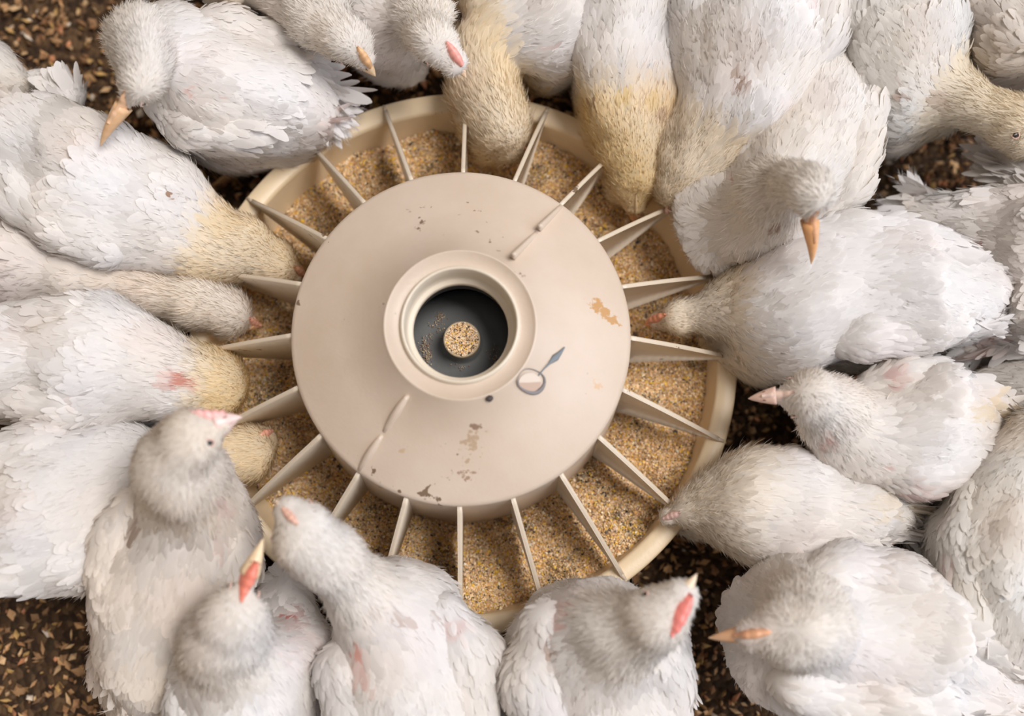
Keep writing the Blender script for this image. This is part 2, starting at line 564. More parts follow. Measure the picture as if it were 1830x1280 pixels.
tag(o, 'tiny black crumb of dirt lying on the feeder cone below its opening', 'crumb')


# feed
def feed_h(x, y):
    r = np.hypot(x, y); a = np.degrees(np.arctan2(y, x))
    th = (np.arctan2(y, x) - ROT) / (PI / 10)
    fr = np.abs(th - np.round(th))                          # 0 at a bar, .5 mid cell
    h = R0 - .030 + .004 * np.sin(x * 90 + 1) * np.sin(y * 70) + .0035 * np.sin(a * .11 + 1) + .004 * fr
    south = np.exp(-((a + 85) / 14.) ** 2)
    h = h + south * np.clip((r - .12) / .055, 0, 1) * .026
    se = np.exp(-((a + 35) / 30.) ** 2)
    h = h + se * .010 + .003
    h = h - .006 * np.exp(-((a - 170) / 30.) ** 2)
    h = h + .0018 * np.sin(x * 260 + 3 * np.sin(y * 190)) * np.sin(y * 240)
    lim = np.interp(r, [0, .15, .157, .1655, .172], [1, 1, 1, 1, R0 - .003])
    return np.minimum(h, R0 - .003)


nr, na = 26, 360
rr = np.linspace(.1045, .1725, nr); aa = np.arange(na) * 2 * PI / na
RR, AA = np.meshgrid(rr, aa, indexing='ij')
# stay inside the bowl wall
X = RR * np.cos(AA); Y = RR * np.sin(AA); Z = feed_h(X, Y)
wallr = lambda z: np.interp(z, [.010, .022, .058, .0655, .07], [.150, .157, .1655, .1668, .1672])
sc_ = np.minimum(1, (wallr(Z) + .0003) / RR)
X = X * sc_; Y = Y * sc_
i = np.arange(nr - 1)[:, None]; j = np.arange(na)[None, :]; j2 = (j + 1) % na
F = np.stack([i * na + j, (i + 1) * na + j, (i + 1) * na + j2, i * na + j2], -1).reshape(-1, 4)
fm_ = MB(); fm_.add(np.stack([X, Y, Z - .0006], -1).reshape(-1, 3), [F])
FV = np.stack([X, Y, Z - .0006], -1).reshape(-1, 3)
n = 75000
r = np.sqrt(rng.uniform(.1075 ** 2, .1672 ** 2, n)); a = rng.uniform(0, 2 * PI, n)
x, y = r * np.cos(a), r * np.sin(a); z = feed_h(x, y)
ok = r < wallr(z) - .0006
x, y, z, r, a = x[ok], y[ok], z[ok], r[ok], a[ok]; n = len(x)
pal = np.array([(.92, .66, .38), (.80, .53, .27), (.96, .79, .54), (.46, .28, .15), (.96, .62, .07), (.10, .085, .08), (.84, .47, .18), (.88, .66, .50), (.97, .88, .68)])
pc = pal[rng.choice(len(pal), n, p=[.23, .16, .16, .09, .10, .06, .07, .08, .05])] * rng.uniform(.75, 1.15, (n, 1))
sz = rng.uniform(.0005, .00105, n)
big = rng.random(n) < .035
sz[big] *= rng.uniform(1.5, 2.1, big.sum())
clump = np.sin(x * 75 + 2) * np.sin(y * 85 + .6) + .5 * np.sin(x * 170) * np.sin(y * 150)
dk_ = (clump > .55) & (rng.random(n) < .45)
pc[dk_] = pc[dk_] * .45
P = np.stack([x, y, z + rng.uniform(-.0006, .0006, n)], -1)
# grains and the meal beneath them are one heap
B = np.array([[1, 0, 0], [-1, 0, 0], [0, 1, 0], [0, -1, 0], [0, 0, 1], [0, 0, -1]], float) * (1.15, .9, .7)
feed = scatter('feed', P, sz, pc, M['grain'], flat=(1.15, .95, .5))
tag(feed, 'coarse yellow and brown grain feed filling the pan between the bars', 'feed', kind='stuff')
bed = make_mesh('feed_meal', FV, [F], M['feed_bed'], feed)
n = 900
r = .0103 * np.sqrt(rng.random(n)); a = rng.uniform(0, 2 * PI, n)
P = np.stack([r * np.cos(a), r * np.sin(a), zt - .0006 + rng.uniform(0, .0011, n)], -1)
pc = pal[rng.choice(len(pal), n, p=[.24, .16, .2, .06, .05, .05, .04, .14, .06])] * rng.uniform(.8, 1.15, (n, 1))
o = scatter('feed_crumbs', P, rng.uniform(.0004, .0009, n), pc, M['grain'])
tag(o, 'crumbs of feed heaped on top of the feeder centre post', 'feed', kind='stuff')
n = 260
cpts = []
for (px, py, s_, m_) in ((764, 640, 4, 90), (760, 622, 5, 70), (789, 568, 4, 40), (783, 582, 6, 40), (822, 648, 8, 40), (885, 640, 5, 40), (775, 600, 12, 20)):
    for _ in range(m_):
        q = W(px + rng.normal() * s_, py + rng.normal() * s_ * 1.6, R0 + .035)
        rr_ = math.hypot(q[0], q[1])
        q[2] = R0 + float(np.interp(rr_, [.0135, .024, .036, .0398], [.047, .040, .028, .020])) + .0005
        if rr_ < .0365: cpts.append(q)
cpts = np.array(cpts)
pc = np.array([(.5, .38, .24), (.35, .22, .17), (.6, .5, .36)])[rng.integers(0, 3, len(cpts))]
o = scatter('feed_dust', cpts, rng.uniform(.0003, .0007, len(cpts)), pc, M['grain'])
tag(o, 'few grains of feed clinging to the dark cone inside the opening', 'feed', kind='stuff')


# ------------------------------------------------------------------ chickens
class SDF:
    """smooth union of tapered capsules"""
    def __init__(s, caps, k=.012, noise=None):
        s.A = np.array([c[0] for c in caps]); s.B = np.array([c[1] for c in caps])
        s.ra = np.array([c[2] for c in caps]); s.rb = np.array([c[3] for c in caps]); s.k = k
        s.noise = noise
        s.ks = np.clip(np.minimum(s.ra, s.rb) * .55, .004, k)

    def d(s, P):
        acc = None
        for a, b_, ra, rb, kk in zip(s.A, s.B, s.ra, s.rb, s.ks):
            ab = b_ - a; L = max(ab @ ab, 1e-10)
            t = np.clip(((P - a) @ ab) / L, 0, 1)
            dd = np.linalg.norm(P - a - t[..., None] * ab, axis=-1) - (ra + (rb - ra) * t)
            if acc is None: acc = dd
            else:
                h = np.clip(.5 + .5 * (dd - acc) / kk, 0, 1)
                acc = dd * (1 - h) + acc * h - kk * h * (1 - h)
        if s.noise is not None:
            for fr, ph, am in s.noise:
                acc = acc + am * np.sin(P @ fr + ph)
        return acc

    def grad(s, P):
        e = 4e-4
        g = np.stack([s.d(P + e * v) - s.d(P - e * v) for v in np.eye(3)], -1)
        return nrm(g)

    def mesh(s, step):
        lo = np.minimum(s.A - s.ra[:, None], s.B - s.rb[:, None]).min(0) - 3 * step
        hi = np.maximum(s.A + s.ra[:, None], s.B + s.rb[:, None]).max(0) + 3 * step
        ns = np.ceil((hi - lo) / step).astype(int) + 1
        ax = [lo[i] + step * np.arange(ns[i]) for i in range(3)]
        G = np.stack(np.meshgrid(*ax, indexing='ij'), -1)
        D = s.d(G)
        ins = D < 0
        c = [ins[a:ns[0] - 1 + a, b:ns[1] - 1 + b, c_:ns[2] - 1 + c_] for a in (0, 1) for b in (0, 1) for c_ in (0, 1)]
        cnt = sum(x.astype(int) for x in c)
        act = (cnt > 0) & (cnt < 8)
        idx = -np.ones(act.shape, int); idx[act] = np.arange(act.sum())
        V = lo + (np.argwhere(act) + .5) * step
        for _ in range(4):
            d_ = s.d(V); V = V - np.clip(d_, -step, step)[:, None] * s.grad(V)
        F = []
        for a in range(3):
            u, v = (a + 1) % 3, (a + 2) % 3
            sl0 = [slice(None)] * 3; sl1 = [slice(None)] * 3
            sl0[a] = slice(0, -1); sl1[a] = slice(1, None)
            x0 = ins[tuple(sl0)]; x1 = ins[tuple(sl1)]
            e = np.argwhere(x0 != x1)
            e = e[(e[:, u] > 0) & (e[:, v] > 0) & (e[:, u] < ns[u] - 1) & (e[:, v] < ns[v] - 1)]
            if not len(e): continue
            inside0 = x0[tuple(e.T)]
            du = np.zeros(3, int); du[u] = 1; dv = np.zeros(3, int); dv[v] = 1
            q = np.stack([idx[tuple((e - du - dv).T)], idx[tuple((e - dv).T)], idx[tuple(e.T)], idx[tuple((e - du).T)]], -1)
            q[~inside0] = q[~inside0][:, ::-1]
            F.append(q)
        F = np.concatenate(F)
        F = F[(F >= 0).all(1)]
        return V, F


def sample_surface(V, F, n, wfun=None):
    a, b_, c, d = V[F[:, 0]], V[F[:, 1]], V[F[:, 2]], V[F[:, 3]]
    ar = np.linalg.norm(np.cross(c - a, d - b_), axis=1) * .5
    if wfun is not None:
        ar = ar * wfun((a + b_ + c + d) / 4)
    if ar.sum() <= 0: return np.zeros((0, 3))
    k = rng.choice(len(F), n, p=ar / ar.sum())
    u = rng.random((n, 1)); v = rng.random((n, 1))
    return a[k] * (1 - u) * (1 - v) + b_[k] * u * (1 - v) + c[k] * u * v + d[k] * (1 - u) * v


def catmull(P, m=8):
    P = np.array(P, float)
    Q = np.vstack([2 * P[0] - P[1], P, 2 * P[-1] - P[-2]])
    out = []
    for i in range(1, len(Q) - 2):
        for t in np.arange(m) / m:
            p0, p1, p2, p3 = Q[i - 1:i + 3]
            out.append(.5 * (2 * p1 + (p2 - p0) * t + (2 * p0 - 5 * p1 + 4 * p2 - p3) * t * t + (3 * p1 - p0 - 3 * p2 + p3) * t ** 3))
    out.append(P[-1])
    return np.array(out)


def feathers(mb, sdf, P, flow, L, Wd, cols, lift=.0009, bend=.75):
    """conforming feather blades: 4 stations x 3 verts"""
    n = len(P)
    if n == 0: return
    N = sdf.grad(P)
    T = flow - (flow * N).sum(1, keepdims=True) * N
    T = nrm(T + rng.normal(size=(n, 3)) * .10)
    T = nrm(T - (T * N).sum(1, keepdims=True) * N)
    S = np.cross(N, T)
    st = [(0, .45, -.0006), (.35, 1.0, lift * .5), (.7, .92, lift), (.92, .55, lift * 1.15), (1.0, .12, lift * 1.1)]
    rows = []; nrows = []
    rl = rng.uniform(.4, 1.5, n)
    tlt = rng.normal(size=(n, 1)) * .06
    curv = rng.normal(size=n) * .12
    for t, wd, h in st:
        C = P + T * (L * t)[:, None] + S * (L * curv * t * t)[:, None]
        for s_ in (-1, 0, 1):
            Q = C + S * (s_ * Wd * wd * .5)[:, None]
            dd = sdf.d(Q)
            hh = h * rl - (.0003 if s_ else -.0003) * (1 if t > .1 else 0)
            corr = np.clip(dd - hh, -.006, .005)
            corr = np.where(corr > 0, corr * bend, corr)
            Q = Q - corr[:, None] * N
            rows.append(Q)
            nrows.append(N + S * (s_ * .13 + tlt) + T * (.10 * (t - .4)))
    V = np.stack(rows, 1)            # n,15,3
    NV = np.stack(nrows, 1).reshape(-1, 3)
    k = len(st)
    f = []
    for i in range(k - 1):
        for s_ in (0, 1):
            f.append([i * 3 + s_, i * 3 + s_ + 1, (i + 1) * 3 + s_ + 1, (i + 1) * 3 + s_])
    f = np.array(f)[:, ::-1]
    F = (np.arange(n)[:, None, None] * (3 * k) + f[None]).reshape(-1, 4)
    mb.add(V.reshape(-1, 3), [F], np.repeat(cols, 3 * k, axis=0), NV)


def fuzz(mb, sdf, P, flow, L, cols, wd=.00030, up=.5, spread=.3, nj=.12):
    n = len(P)
    if n == 0: return
    N = sdf.grad(P)
    T = nrm(flow - (flow * N).sum(1, keepdims=True) * N)
    D = nrm(T + N * (up * np.ones(n) * rng.uniform(.3, 1.3, n))[:, None] + rng.normal(size=(n, 3)) * spread)
    S = nrm(np.cross(D, N + rng.normal(size=(n, 3)) * .8))
    fl_s = np.sign((np.cross(S, D) * N).sum(1)); fl_s[fl_s == 0] = 1
    S = S * fl_s[:, None]
    D2 = nrm(D + T * .5 + rng.normal(size=(n, 3)) * .18)
    b0 = P - N * .0004
    b1 = b0 + D * (L * .5)[:, None]
    b2 = b1 + D2 * (L * .5)[:, None]
    V = np.stack([b0 - S * wd, b0 + S * wd, b1 - S * wd * .75, b1 + S * wd * .75, b2], 1)
    o = (np.arange(n) * 5)[:, None]
    mb.add(V.reshape(-1, 3), [o + np.array([0, 1, 3, 2]), o + np.array([2, 3, 4])], np.repeat(cols, 5, axis=0),
           np.repeat(N + rng.normal(size=(n, 3)) * nj, 5, axis=0))


WHITE = np.array([.93, .905, .89])
CREAM = np.array([.92, .73, .42])
GREY = np.array([.62, .60, .60])
SKIN = np.array([.76, .34, .26])
BIRDS = []


def chicken(label, spine, tip, blobs=(), up=(0, 0, 1), cream=0.12, cream_from=.9, patches=(), wings='LR', wing_k=1.0,
            base=WHITE, beak=(.80, .47, .22), comb=(.86, .42, .30), tail=True, fuzzk=1.0, seed=0, comb_k=1.0, legs=True, dirt=.42,
            wing_c=None, droop=.0, face=True, fluff=1.0):
    global rng
    rng = np.random.default_rng(100 + seed)
    SP = np.array([W(x, y, z) for x, y, z, r in spine]); SR = np.array([r / ppm(z) for x, y, z, r in spine])
    if wings: SR = SR * np.interp(SR / SR.max(), [.6, .85], [1, .95])
    TIP = W(*tip)
    SR[-1] *= .93
    head = SP[-1]; hr = SR[-1]
    fd = nrm(TIP - head)
    HT = np.linalg.norm(TIP - head)
    mz = min(1.4 * hr, .60 * HT)
    face_p = head + fd * mz
    caps = [(SP[i], SP[i + 1], SR[i], SR[i + 1]) for i in range(len(SP) - 1)]
    caps.append((head + fd * mz * .2, face_p, hr * .88, hr * .41))
    BL = [(W(x, y, z), r / ppm(z)) for x, y, z, r in blobs]
    for p, r in BL:
        j = int(np.argmin(np.linalg.norm(SP - p, axis=1)))
        q = p + (SP[j] - p) * .45
        caps.append((p, q, r, r * .85))
    # belly: trunk extended downward to block light and darken the gaps between birds
    ib = int(np.argmax(SR))
    rb = SR[ib]
    noise = []
    for fr, am, m_ in ((75, .0024, 4), (150, .0009, 4), (300, .00035, 3)):
        for _ in range(m_):
            v = nrm(rng.normal(size=3)) * fr * rng.uniform(.7, 1.3)
            noise.append((v, rng.uniform(0, 6.28), am * rng.uniform(.5, 1)))
    for i in range(len(SP) - 1):
        if min(SR[i], SR[i + 1]) > .5 * rb and not (SP[i][2] > .135 or SP[i + 1][2] > .135):
            lo = [np.array([q[0], q[1], max(q[2] - .036, r_ * .9 + .012)]) for q, r_ in ((SP[i], SR[i]), (SP[i + 1], SR[i + 1]))]
            caps.append((lo[0], lo[1], SR[i] * .93, SR[i + 1] * .93))
    sdf = SDF(caps, .014, noise)
    root_loc = np.array([SP[ib][0], SP[ib][1], 0.0])
    root = empty('chicken', root_loc)
    tag(root, label, 'chicken', 'white broiler chickens crowded round the feeder')
    V, F = sdf.mesh(.0030)
    # --- spine coordinate and flow
    CS = catmull(np.column_stack([SP, SR]), 10)
    CP, CR = CS[:, :3], np.maximum(CS[:, 3], .003)
    CT = nrm(np.gradient(CP, axis=0))
    u_of = np.linspace(0, 1, len(CP))
    seg = np.concatenate([[0], np.cumsum(np.linalg.norm(np.diff(CP, axis=0), axis=1))]); total = seg[-1]
    fromhead = (total - seg)
    fh_eff = fromhead + np.clip(CR - 1.45 * hr, 0, .03) * 5

    def local(P):
        d2 = ((P[:, None, :] - CP[None]) ** 2).sum(-1)
        g = np.sqrt(d2) - CR[None] * .8
        k_ = np.exp(-(g - g.min(1, keepdims=True)) / .006)
        k_ /= k_.sum(1, keepdims=True)
        return -nrm(k_ @ CT), k_ @ fh_eff

    def colour(P, fh, rnd=.05, n_=None):
        n_ = len(P)
        c = np.tile(base, (n_, 1)) * (1 - rnd * rng.random((n_, 1)))
        # warm dust that gathers in blotches
        bl = np.sin(P @ np.array([60, 35, 20.]) + seed) * np.sin(P @ np.array([-30, 62, 15.]) + 2 * seed) * .5 + .5
        k1 = (dirt * bl)[:, None]
        c = c * (1 - k1) + c * np.array([1.0, .92, .80]) * k1
        if cream > 0:
            lim = cream_from * .12
            k2 = cream * np.clip((lim - fh) / .03, 0, 1) * (.82 + .18 * np.sin(P @ np.array([70., 50, 40]) + seed))
            c = c * (1 - k2[:, None]) + CREAM * k2[:, None]
        # skin glowing faintly through thin plumage in places
        b2 = np.sin(P @ np.array([45, -50, 30.]) + 3 * seed) * np.sin(P @ np.array([38, 44, -20.]) + 1.3 * seed)
        k3 = np.clip(b2 - .25, 0, 1)[:, None] * .35
        return c * (1 - k3) + c * np.array([1.0, .90, .87]) * k3

    pats = []
    for (px, py, pr, kind, amt) in patches:
        o = CAM; z0 = .12
        dv = nrm(W(px, py, z0) - CAM)
        pats.append((dv, pr / ppm(z0), kind, amt))

    def patch(P, c, feather=False):
        """returns colour and the share of feathers kept"""
        keep = np.ones(len(P))
        for dv, pr, kind, amt in pats:
            rel = P - CAM
            dist = np.linalg.norm(rel - (rel @ dv)[:, None] * dv, axis=1)
            wgl = .35 * np.sin(P @ np.array([420., 300, 200])) + .25 * np.sin(P @ np.array([-260., 520, 300]))
            k = np.clip((1 - dist / pr + wgl * .5) * 2.2, 0, 1) * amt
            col_ = {'skin': SKIN, 'red': np.array([.50, .13, .10]), 'pink': np.array([.86, .62, .58]), 'brown': np.array([.42, .24, .15]),
                    'yellow': np.array([.84, .66, .36]), 'grey': np.array([.42, .38, .38])}[kind]
            kc = k * (.40 if feather and kind in ('skin', 'red', 'pink') else 1.0)
            c = c * (1 - kc[:, None]) + col_ * kc[:, None]
            if kind in ('skin', 'red', 'pink'): keep = np.minimum(keep, 1 - .75 * k)
        return c, keep

    body = MB()
    _, fh = local(V)
    bc = colour(V, fh, 0) * .97
    bc, _ = patch(V, bc)
    body.add(V, [F], bc, sdf.grad(V))
    # --- feathers over the body
    area = np.linalg.norm(np.cross(V[F[:, 2]] - V[F[:, 0]], V[F[:, 3]] - V[F[:, 1]]), axis=1).sum() * .5
    nf = int(area / .052 * 3600)
    P = sample_surface(V, F, nf)
    N = sdf.grad(P)
    P = P[N[:, 2] > -.55]
    flow, fh = local(P)
    c = colour(P, fh)
    c, keep = patch(P, c, True)
    sel = (rng.random(len(P)) < keep) & (fh > hr * .9)
    P, flow, fh, c = P[sel], flow[sel], fh[sel], c[sel]
    L = np.interp(fh, [.01, .03, .06, .10, .16, .2], [.0035, .0055, .009, .0125, .016, .018]) * rng.uniform(.75, 1.25, len(P))
    Wd = L * np.interp(fh, [.02, .06, .12], [.28, .36, .42]) * rng.uniform(.8, 1.2, len(P))
    feathers(body, sdf, P, flow, L, Wd, c, lift=.0004, bend=.93)
    # --- down
    nz_ = int(area / .052 * 15000 * fuzzk)
    P = sample_surface(V, F, nz_, lambda C: np.interp(local(C)[1], [0, .02, .055, .09], [4.2, 3.6, 2.2, .8]))
    N = sdf.grad(P); P = P[N[:, 2] > -.6]
    flow, fh = local(P)
    c = colour(P, fh, .16)
    c, keep = patch(P, c, True)
    sel = rng.random(len(P)) < (.3 + .7 * keep)
    P, flow, fh, c = P[sel], flow[sel], fh[sel], c[sel]
    near_face = np.linalg.norm(P - face_p, axis=1)
    L = np.interp(fh, [0, .02, .05, .09, .15], [.0042, .0052, .0068, .0072, .0066]) * rng.uniform(.5, 1.4, len(P)) * fluff
    L = L * np.interp(near_face, [.003, .012, .02], [.45, .85, 1])
    fuzz(body, sdf, P, flow, L, np.clip(c * 1.05, 0, .96), up=np.interp(fh, [0, .03, .08], [.55, .45, .22]), spread=.20,
         nj=.14 + .10 * cream)
    body.build('body', M['feather'], root)

    # --- wings
    def along(dist_from_tail):
        t = np.interp(dist_from_tail, seg, np.arange(len(seg)))
        i = int(min(t, len(seg) - 2)); f_ = t - i
        return CP[i] * (1 - f_) + CP[i + 1] * f_, CR[i] * (1 - f_) + CR[i + 1] * f_, CT[i]

    ibs = int(np.argmax(CR))
    s_front = min(seg[ibs] + rb * .55, total * .82)
    for side in wings:
        sg = 1 if side == 'L' else -1
        pts, rad = [], []
        for q, t in enumerate(np.linspace(0, 1, 6)):
            sdist = s_front * (1 - t) + s_front * .02 * t
            c_, r_, tt = along(sdist)
            lat = nrm(np.cross((0, 0, 1), tt)) * sg
            r_e = max(r_, rb * .42)
            off = lat * r_e * (.76 - .12 * t) * (1 + droop) + np.array([0, 0, 1]) * r_e * (.36 + .22 * t)
            pts.append(c_ + off)
            rad.append(rb * wing_k * np.interp(t, [0, .25, .6, 1], [.27, .37, .31, .11]))
        wc = [(pts[i], pts[i + 1], rad[i], rad[i + 1]) for i in range(5)]
        ws = SDF(wc, .008, noise[4:])
        WV, WF = ws.mesh(.0026)
        wm = MB()
        Wt = nrm(np.array(pts[-1]) - np.array(pts[0]))

        def wl(P):
            t = np.clip(((P - pts[0]) @ Wt) / np.linalg.norm(np.array(pts[-1]) - pts[0]), 0, 1)
            return t
        wcol = base if wing_c is None else np.array(wing_c)
        _, fh_ = local(WV)
        cc_, _ = patch(WV, colour(WV, fh_, 0))
        wm.add(WV, [WF], cc_ * .97, ws.grad(WV))
        ar = np.linalg.norm(np.cross(WV[WF[:, 2]] - WV[WF[:, 0]], WV[WF[:, 3]] - WV[WF[:, 1]]), axis=1).sum() * .5
        nf = int(ar / .012 * 620)
        P = sample_surface(WV, WF, nf)
        N = ws.grad(P); P = P[N[:, 2] > -.4]
        t = wl(P)
        o_ = np.argsort(-t)
        P, t = P[o_], t[o_]
        fl_, fh_ = local(P)
        flow = nrm(fl_ * .5 + Wt * .7)
        L = np.interp(t, [0, .3, .6, 1], [.009, .014, .024, .030]) * rng.uniform(.8, 1.15, len(P))
        c = colour(P, fh_, .09)
        c, keep = patch(P, c, True)
        sel = rng.random(len(P)) < keep
        P, flow, L, c = P[sel], flow[sel], L[sel], c[sel]
        feathers(wm, ws, P, flow, L, np.clip(L * .36, .004, .0085) * rng.uniform(.8, 1.1, len(P)), c, lift=.0012, bend=.65)
        nz_ = int(ar / .012 * 1500 * fuzzk)
        P = sample_surface(WV, WF, nz_)
        N = ws.grad(P); P = P[N[:, 2] > -.4]
        fl_, fh_ = local(P)
        c, keep = patch(P, colour(P, fh_, .08), True)
        fuzz(wm, ws, P, nrm(fl_ + Wt), rng.uniform(.003, .007, len(P)), np.clip(c * 1.03, 0, .96), up=.2, spread=.16)
        wm.build('wing', M['feather'], root)

    # --- tail
    if tail:
        tm = MB()
        tt = -CT[0]; tt = nrm(tt + np.array([0, 0, .10]))
        lat = nrm(np.cross((0, 0, 1), tt)); nn = np.cross(tt, lat)
        k_ = 24
        for i_ in range(k_):
            a_ = (rng.random() - .5) * 1.3
            d_ = nrm(tt * math.cos(a_) + lat * math.sin(a_) + nn * rng.normal() * .16)
            L_ = rng.uniform(.020, .036) * (1 - .25 * abs(a_))
            b0 = SP[0] + lat * math.sin(a_) * SR[0] * .7 - tt * SR[0] * .4 + nn * rng.uniform(-.3, .5) * SR[0]
            sd_ = nrm(np.cross(nn, d_)); wd_ = L_ * .095
            rows = []
            for t_, w_ in ((0, .4), (.3, .9), (.65, 1), (.88, .7), (1, .1)):
                cen = b0 + d_ * L_ * t_ - nn * .004 * t_ * t_ + sd_ * .004 * a_ * t_ * t_
                for s_ in (-1, 0, 1):
                    rows.append(cen + sd_ * s_ * wd_ * w_ + nn * (.0006 if s_ == 0 else 0))
            f_ = np.array([[i * 3 + s_, i * 3 + s_ + 1, (i + 1) * 3 + s_ + 1, (i + 1) * 3 + s_] for i in range(4) for s_ in (0, 1)])
            tm.add(np.array(rows), [f_], base * rng.uniform(.88, 1.0))
            # loose barbs along the vane
            nb = 44
            tb = rng.uniform(.2, 1, nb); sb = rng.choice([-1, 1], nb)
            o0 = b0 + d_ * (L_ * tb)[:, None] - nn * (.004 * tb * tb)[:, None] + sd_ * (sb * wd_ * .7)[:, None]
            dd_ = nrm(d_ + sd_ * sb[:, None] * .5 + rng.normal(size=(nb, 3)) * .12)
            e_ = o0 + dd_ * rng.uniform(.004, .008, (nb, 1))
            VV = np.stack([o0 - nn * .0002, o0 + nn * .0002 + d_ * .0004, e_], 1)
            tm.add(VV.reshape(-1, 3), [np.arange(nb * 3).reshape(-1, 3)], base)
        tm.build('tail', M['feather'], root)

    # --- head furniture
    upv = np.array(up, float)
    upv = upv - (upv @ fd) * fd
    if np.linalg.norm(upv) < .25:
        upv = CT[-1] * -1 + np.array([0, 0, .3]); upv = upv - (upv @ fd) * fd
    upv = nrm(upv); sv = np.cross(fd, upv)
    HB = .0155
    if face:
        base_p = face_p + fd * hr * .16
        bl = max(np.linalg.norm(TIP - base_p), .008)
        bk = MB()
        bkc = np.array(beak)
        for lowr in (False, True):
            rows = []; cols = []
            m_ = 12
            for q in range(10):
                t = q / 9
                Lq = bl * (1.0 if not lowr else .84)
                w_ = hr * .36 * (1 - t ** 1.25) ** .85 * (1 if not lowr else .82) + .0003
                hgt = hr * .38 * (1 - t ** 1.4) ** .85 * (1 if not lowr else .55) + .0003
                cen = base_p - fd * hr * .25 + fd * (Lq + hr * .25) * t
                if not lowr:
                    cen = cen + upv * (hr * .10 * (1 - t) - bl * .16 * t ** 3)
                else:
                    cen = cen - upv * (hr * .20 * (1 - t) + bl * .10 * t ** 2)
                for k_ in range(m_):
                    a_ = 2 * PI * k_ / m_
                    sy = math.sin(a_)
                    rows.append(cen + sv * w_ * math.cos(a_) * (1 - .12 * max(0, sy)) + upv * hgt * (sy if (sy > 0) != lowr else sy * .35))
                    cols.append(bkc * (1 - .25 * lowr) * (1 - .1 * t) + np.array([.10, .12, .10]) * max(0, t - .55) * 1.6)
            Vb = np.array(rows + [rows[0] * 0 + base_p - fd * hr * .25, np.mean(rows[-m_:], 0) + fd * .0004])
            cb = np.array(cols + [bkc, bkc * .9])
            i = np.arange(9)[:, None]; j = np.arange(m_)[None, :]; j2 = (j + 1) % m_
            f_ = np.stack([i * m_ + j, i * m_ + j2, (i + 1) * m_ + j2, (i + 1) * m_ + j], -1).reshape(-1, 4)
            j = np.arange(m_); j2 = (j + 1) % m_
            bk.add(Vb, [f_, np.stack([j2, j, np.full(m_, 10 * m_)], -1), np.stack([9 * m_ + j, 9 * m_ + j2, np.full(m_, 10 * m_ + 1)], -1)], cb)
        for s_ in (-1, 1):   # nostrils
            c_ = base_p + fd * bl * .22 + upv * hr * .26 + sv * s_ * hr * .17
            bk.tube([c_ - fd * .0012, c_, c_ + fd * .0012], [.0003, .0005, .0003], 6, col=(.25, .12, .08))
        bk.build('beak', M['beak'], root)
        # comb: a low notched ridge from the beak over the forehead
        cm = MB()
        K = 13
        c0 = base_p + fd * bl * .34
        back = head + fd * hr * .52
        rows, cols = [], []
        for q in range(K):
            t = q / (K - 1)
            cen = c0 * (1 - t) + back * t
            cb_ = cen + upv * hr * (.30 * (1 - t) ** .3)
            pt = cen + upv * hr * 2.2
            for _ in range(30):
                dd = float(sdf.d(pt[None])[0])
                pt = pt - upv * max(dd, 0) * .9
                if (pt - cb_) @ upv < 0:
                    pt = cb_; break
            hgt = hr * comb_k * (.12 + .14 * math.sin(PI * min(1, t * 1.05)) + .04 * math.sin(t * 26))
            w_ = hr * .17 * comb_k * math.sin(PI * (t * .84 + .10)) + .0003
            for dx, dz in ((-1, -.6), (-.8, .5), (-.3, 1), (.3, 1), (.8, .5), (1, -.6)):
                rows.append(pt + sv * dx * w_ + upv * dz * hgt); cols.append(np.array(comb) * (.95 + .1 * math.sin(q * 2.2)))
        i = np.arange(K - 1)[:, None]; j = np.arange(5)[None, :]
        f_ = np.stack([i * 6 + j, i * 6 + j + 1, (i + 1) * 6 + j + 1, (i + 1) * 6 + j], -1).reshape(-1, 4)
        cm.add(np.array(rows), [f_, np.array([[0, 1, 2, 3, 4, 5], [K * 6 - 1, K * 6 - 2, K * 6 - 3, K * 6 - 4, K * 6 - 5, K * 6 - 6]])], np.array(cols))
        cm.build('comb', M['beak'], root)
        for s_ in (-1, 1):
            dirv = nrm(sv * s_ * .98 - upv * .08)
            pt = head + fd * hr * .62 + dirv * hr
            for _ in range(4):
                pt = pt - dirv * float(sdf.d(pt[None])[0])
            ec = pt - dirv * .0012
            em = MB()
            th = np.linspace(0, PI, 8); 
            rows = []
            a1 = nrm(np.cross(dirv, fd)); a2 = np.cross(dirv, a1)
            for t in th:
                for k_ in range(12):
                    a_ = 2 * PI * k_ / 12
                    rows.append(ec + .0024 * (dirv * math.cos(t) + (a1 * math.cos(a_) * .8 + a2 * math.sin(a_)) * math.sin(t)))
            i = np.arange(7)[:, None]; j = np.arange(12)[None, :]; j2 = (j + 1) % 12
            em.add(np.array(rows), [np.stack([i * 12 + j, i * 12 + j2, (i + 1) * 12 + j2, (i + 1) * 12 + j], -1).reshape(-1, 4)])
            eo = em.build('eye', M['eye'], root)
            el = MB()
            ringp = [pt - dirv * .0002 + (a1 * math.cos(a_) * .85 + a2 * math.sin(a_)) * .0027 for a_ in np.linspace(0, 2 * PI, 14)]
            el.tube(ringp, .0005, 6, col=(.82, .55, .45))
            el.build('eyelid', M['beak'], eo)
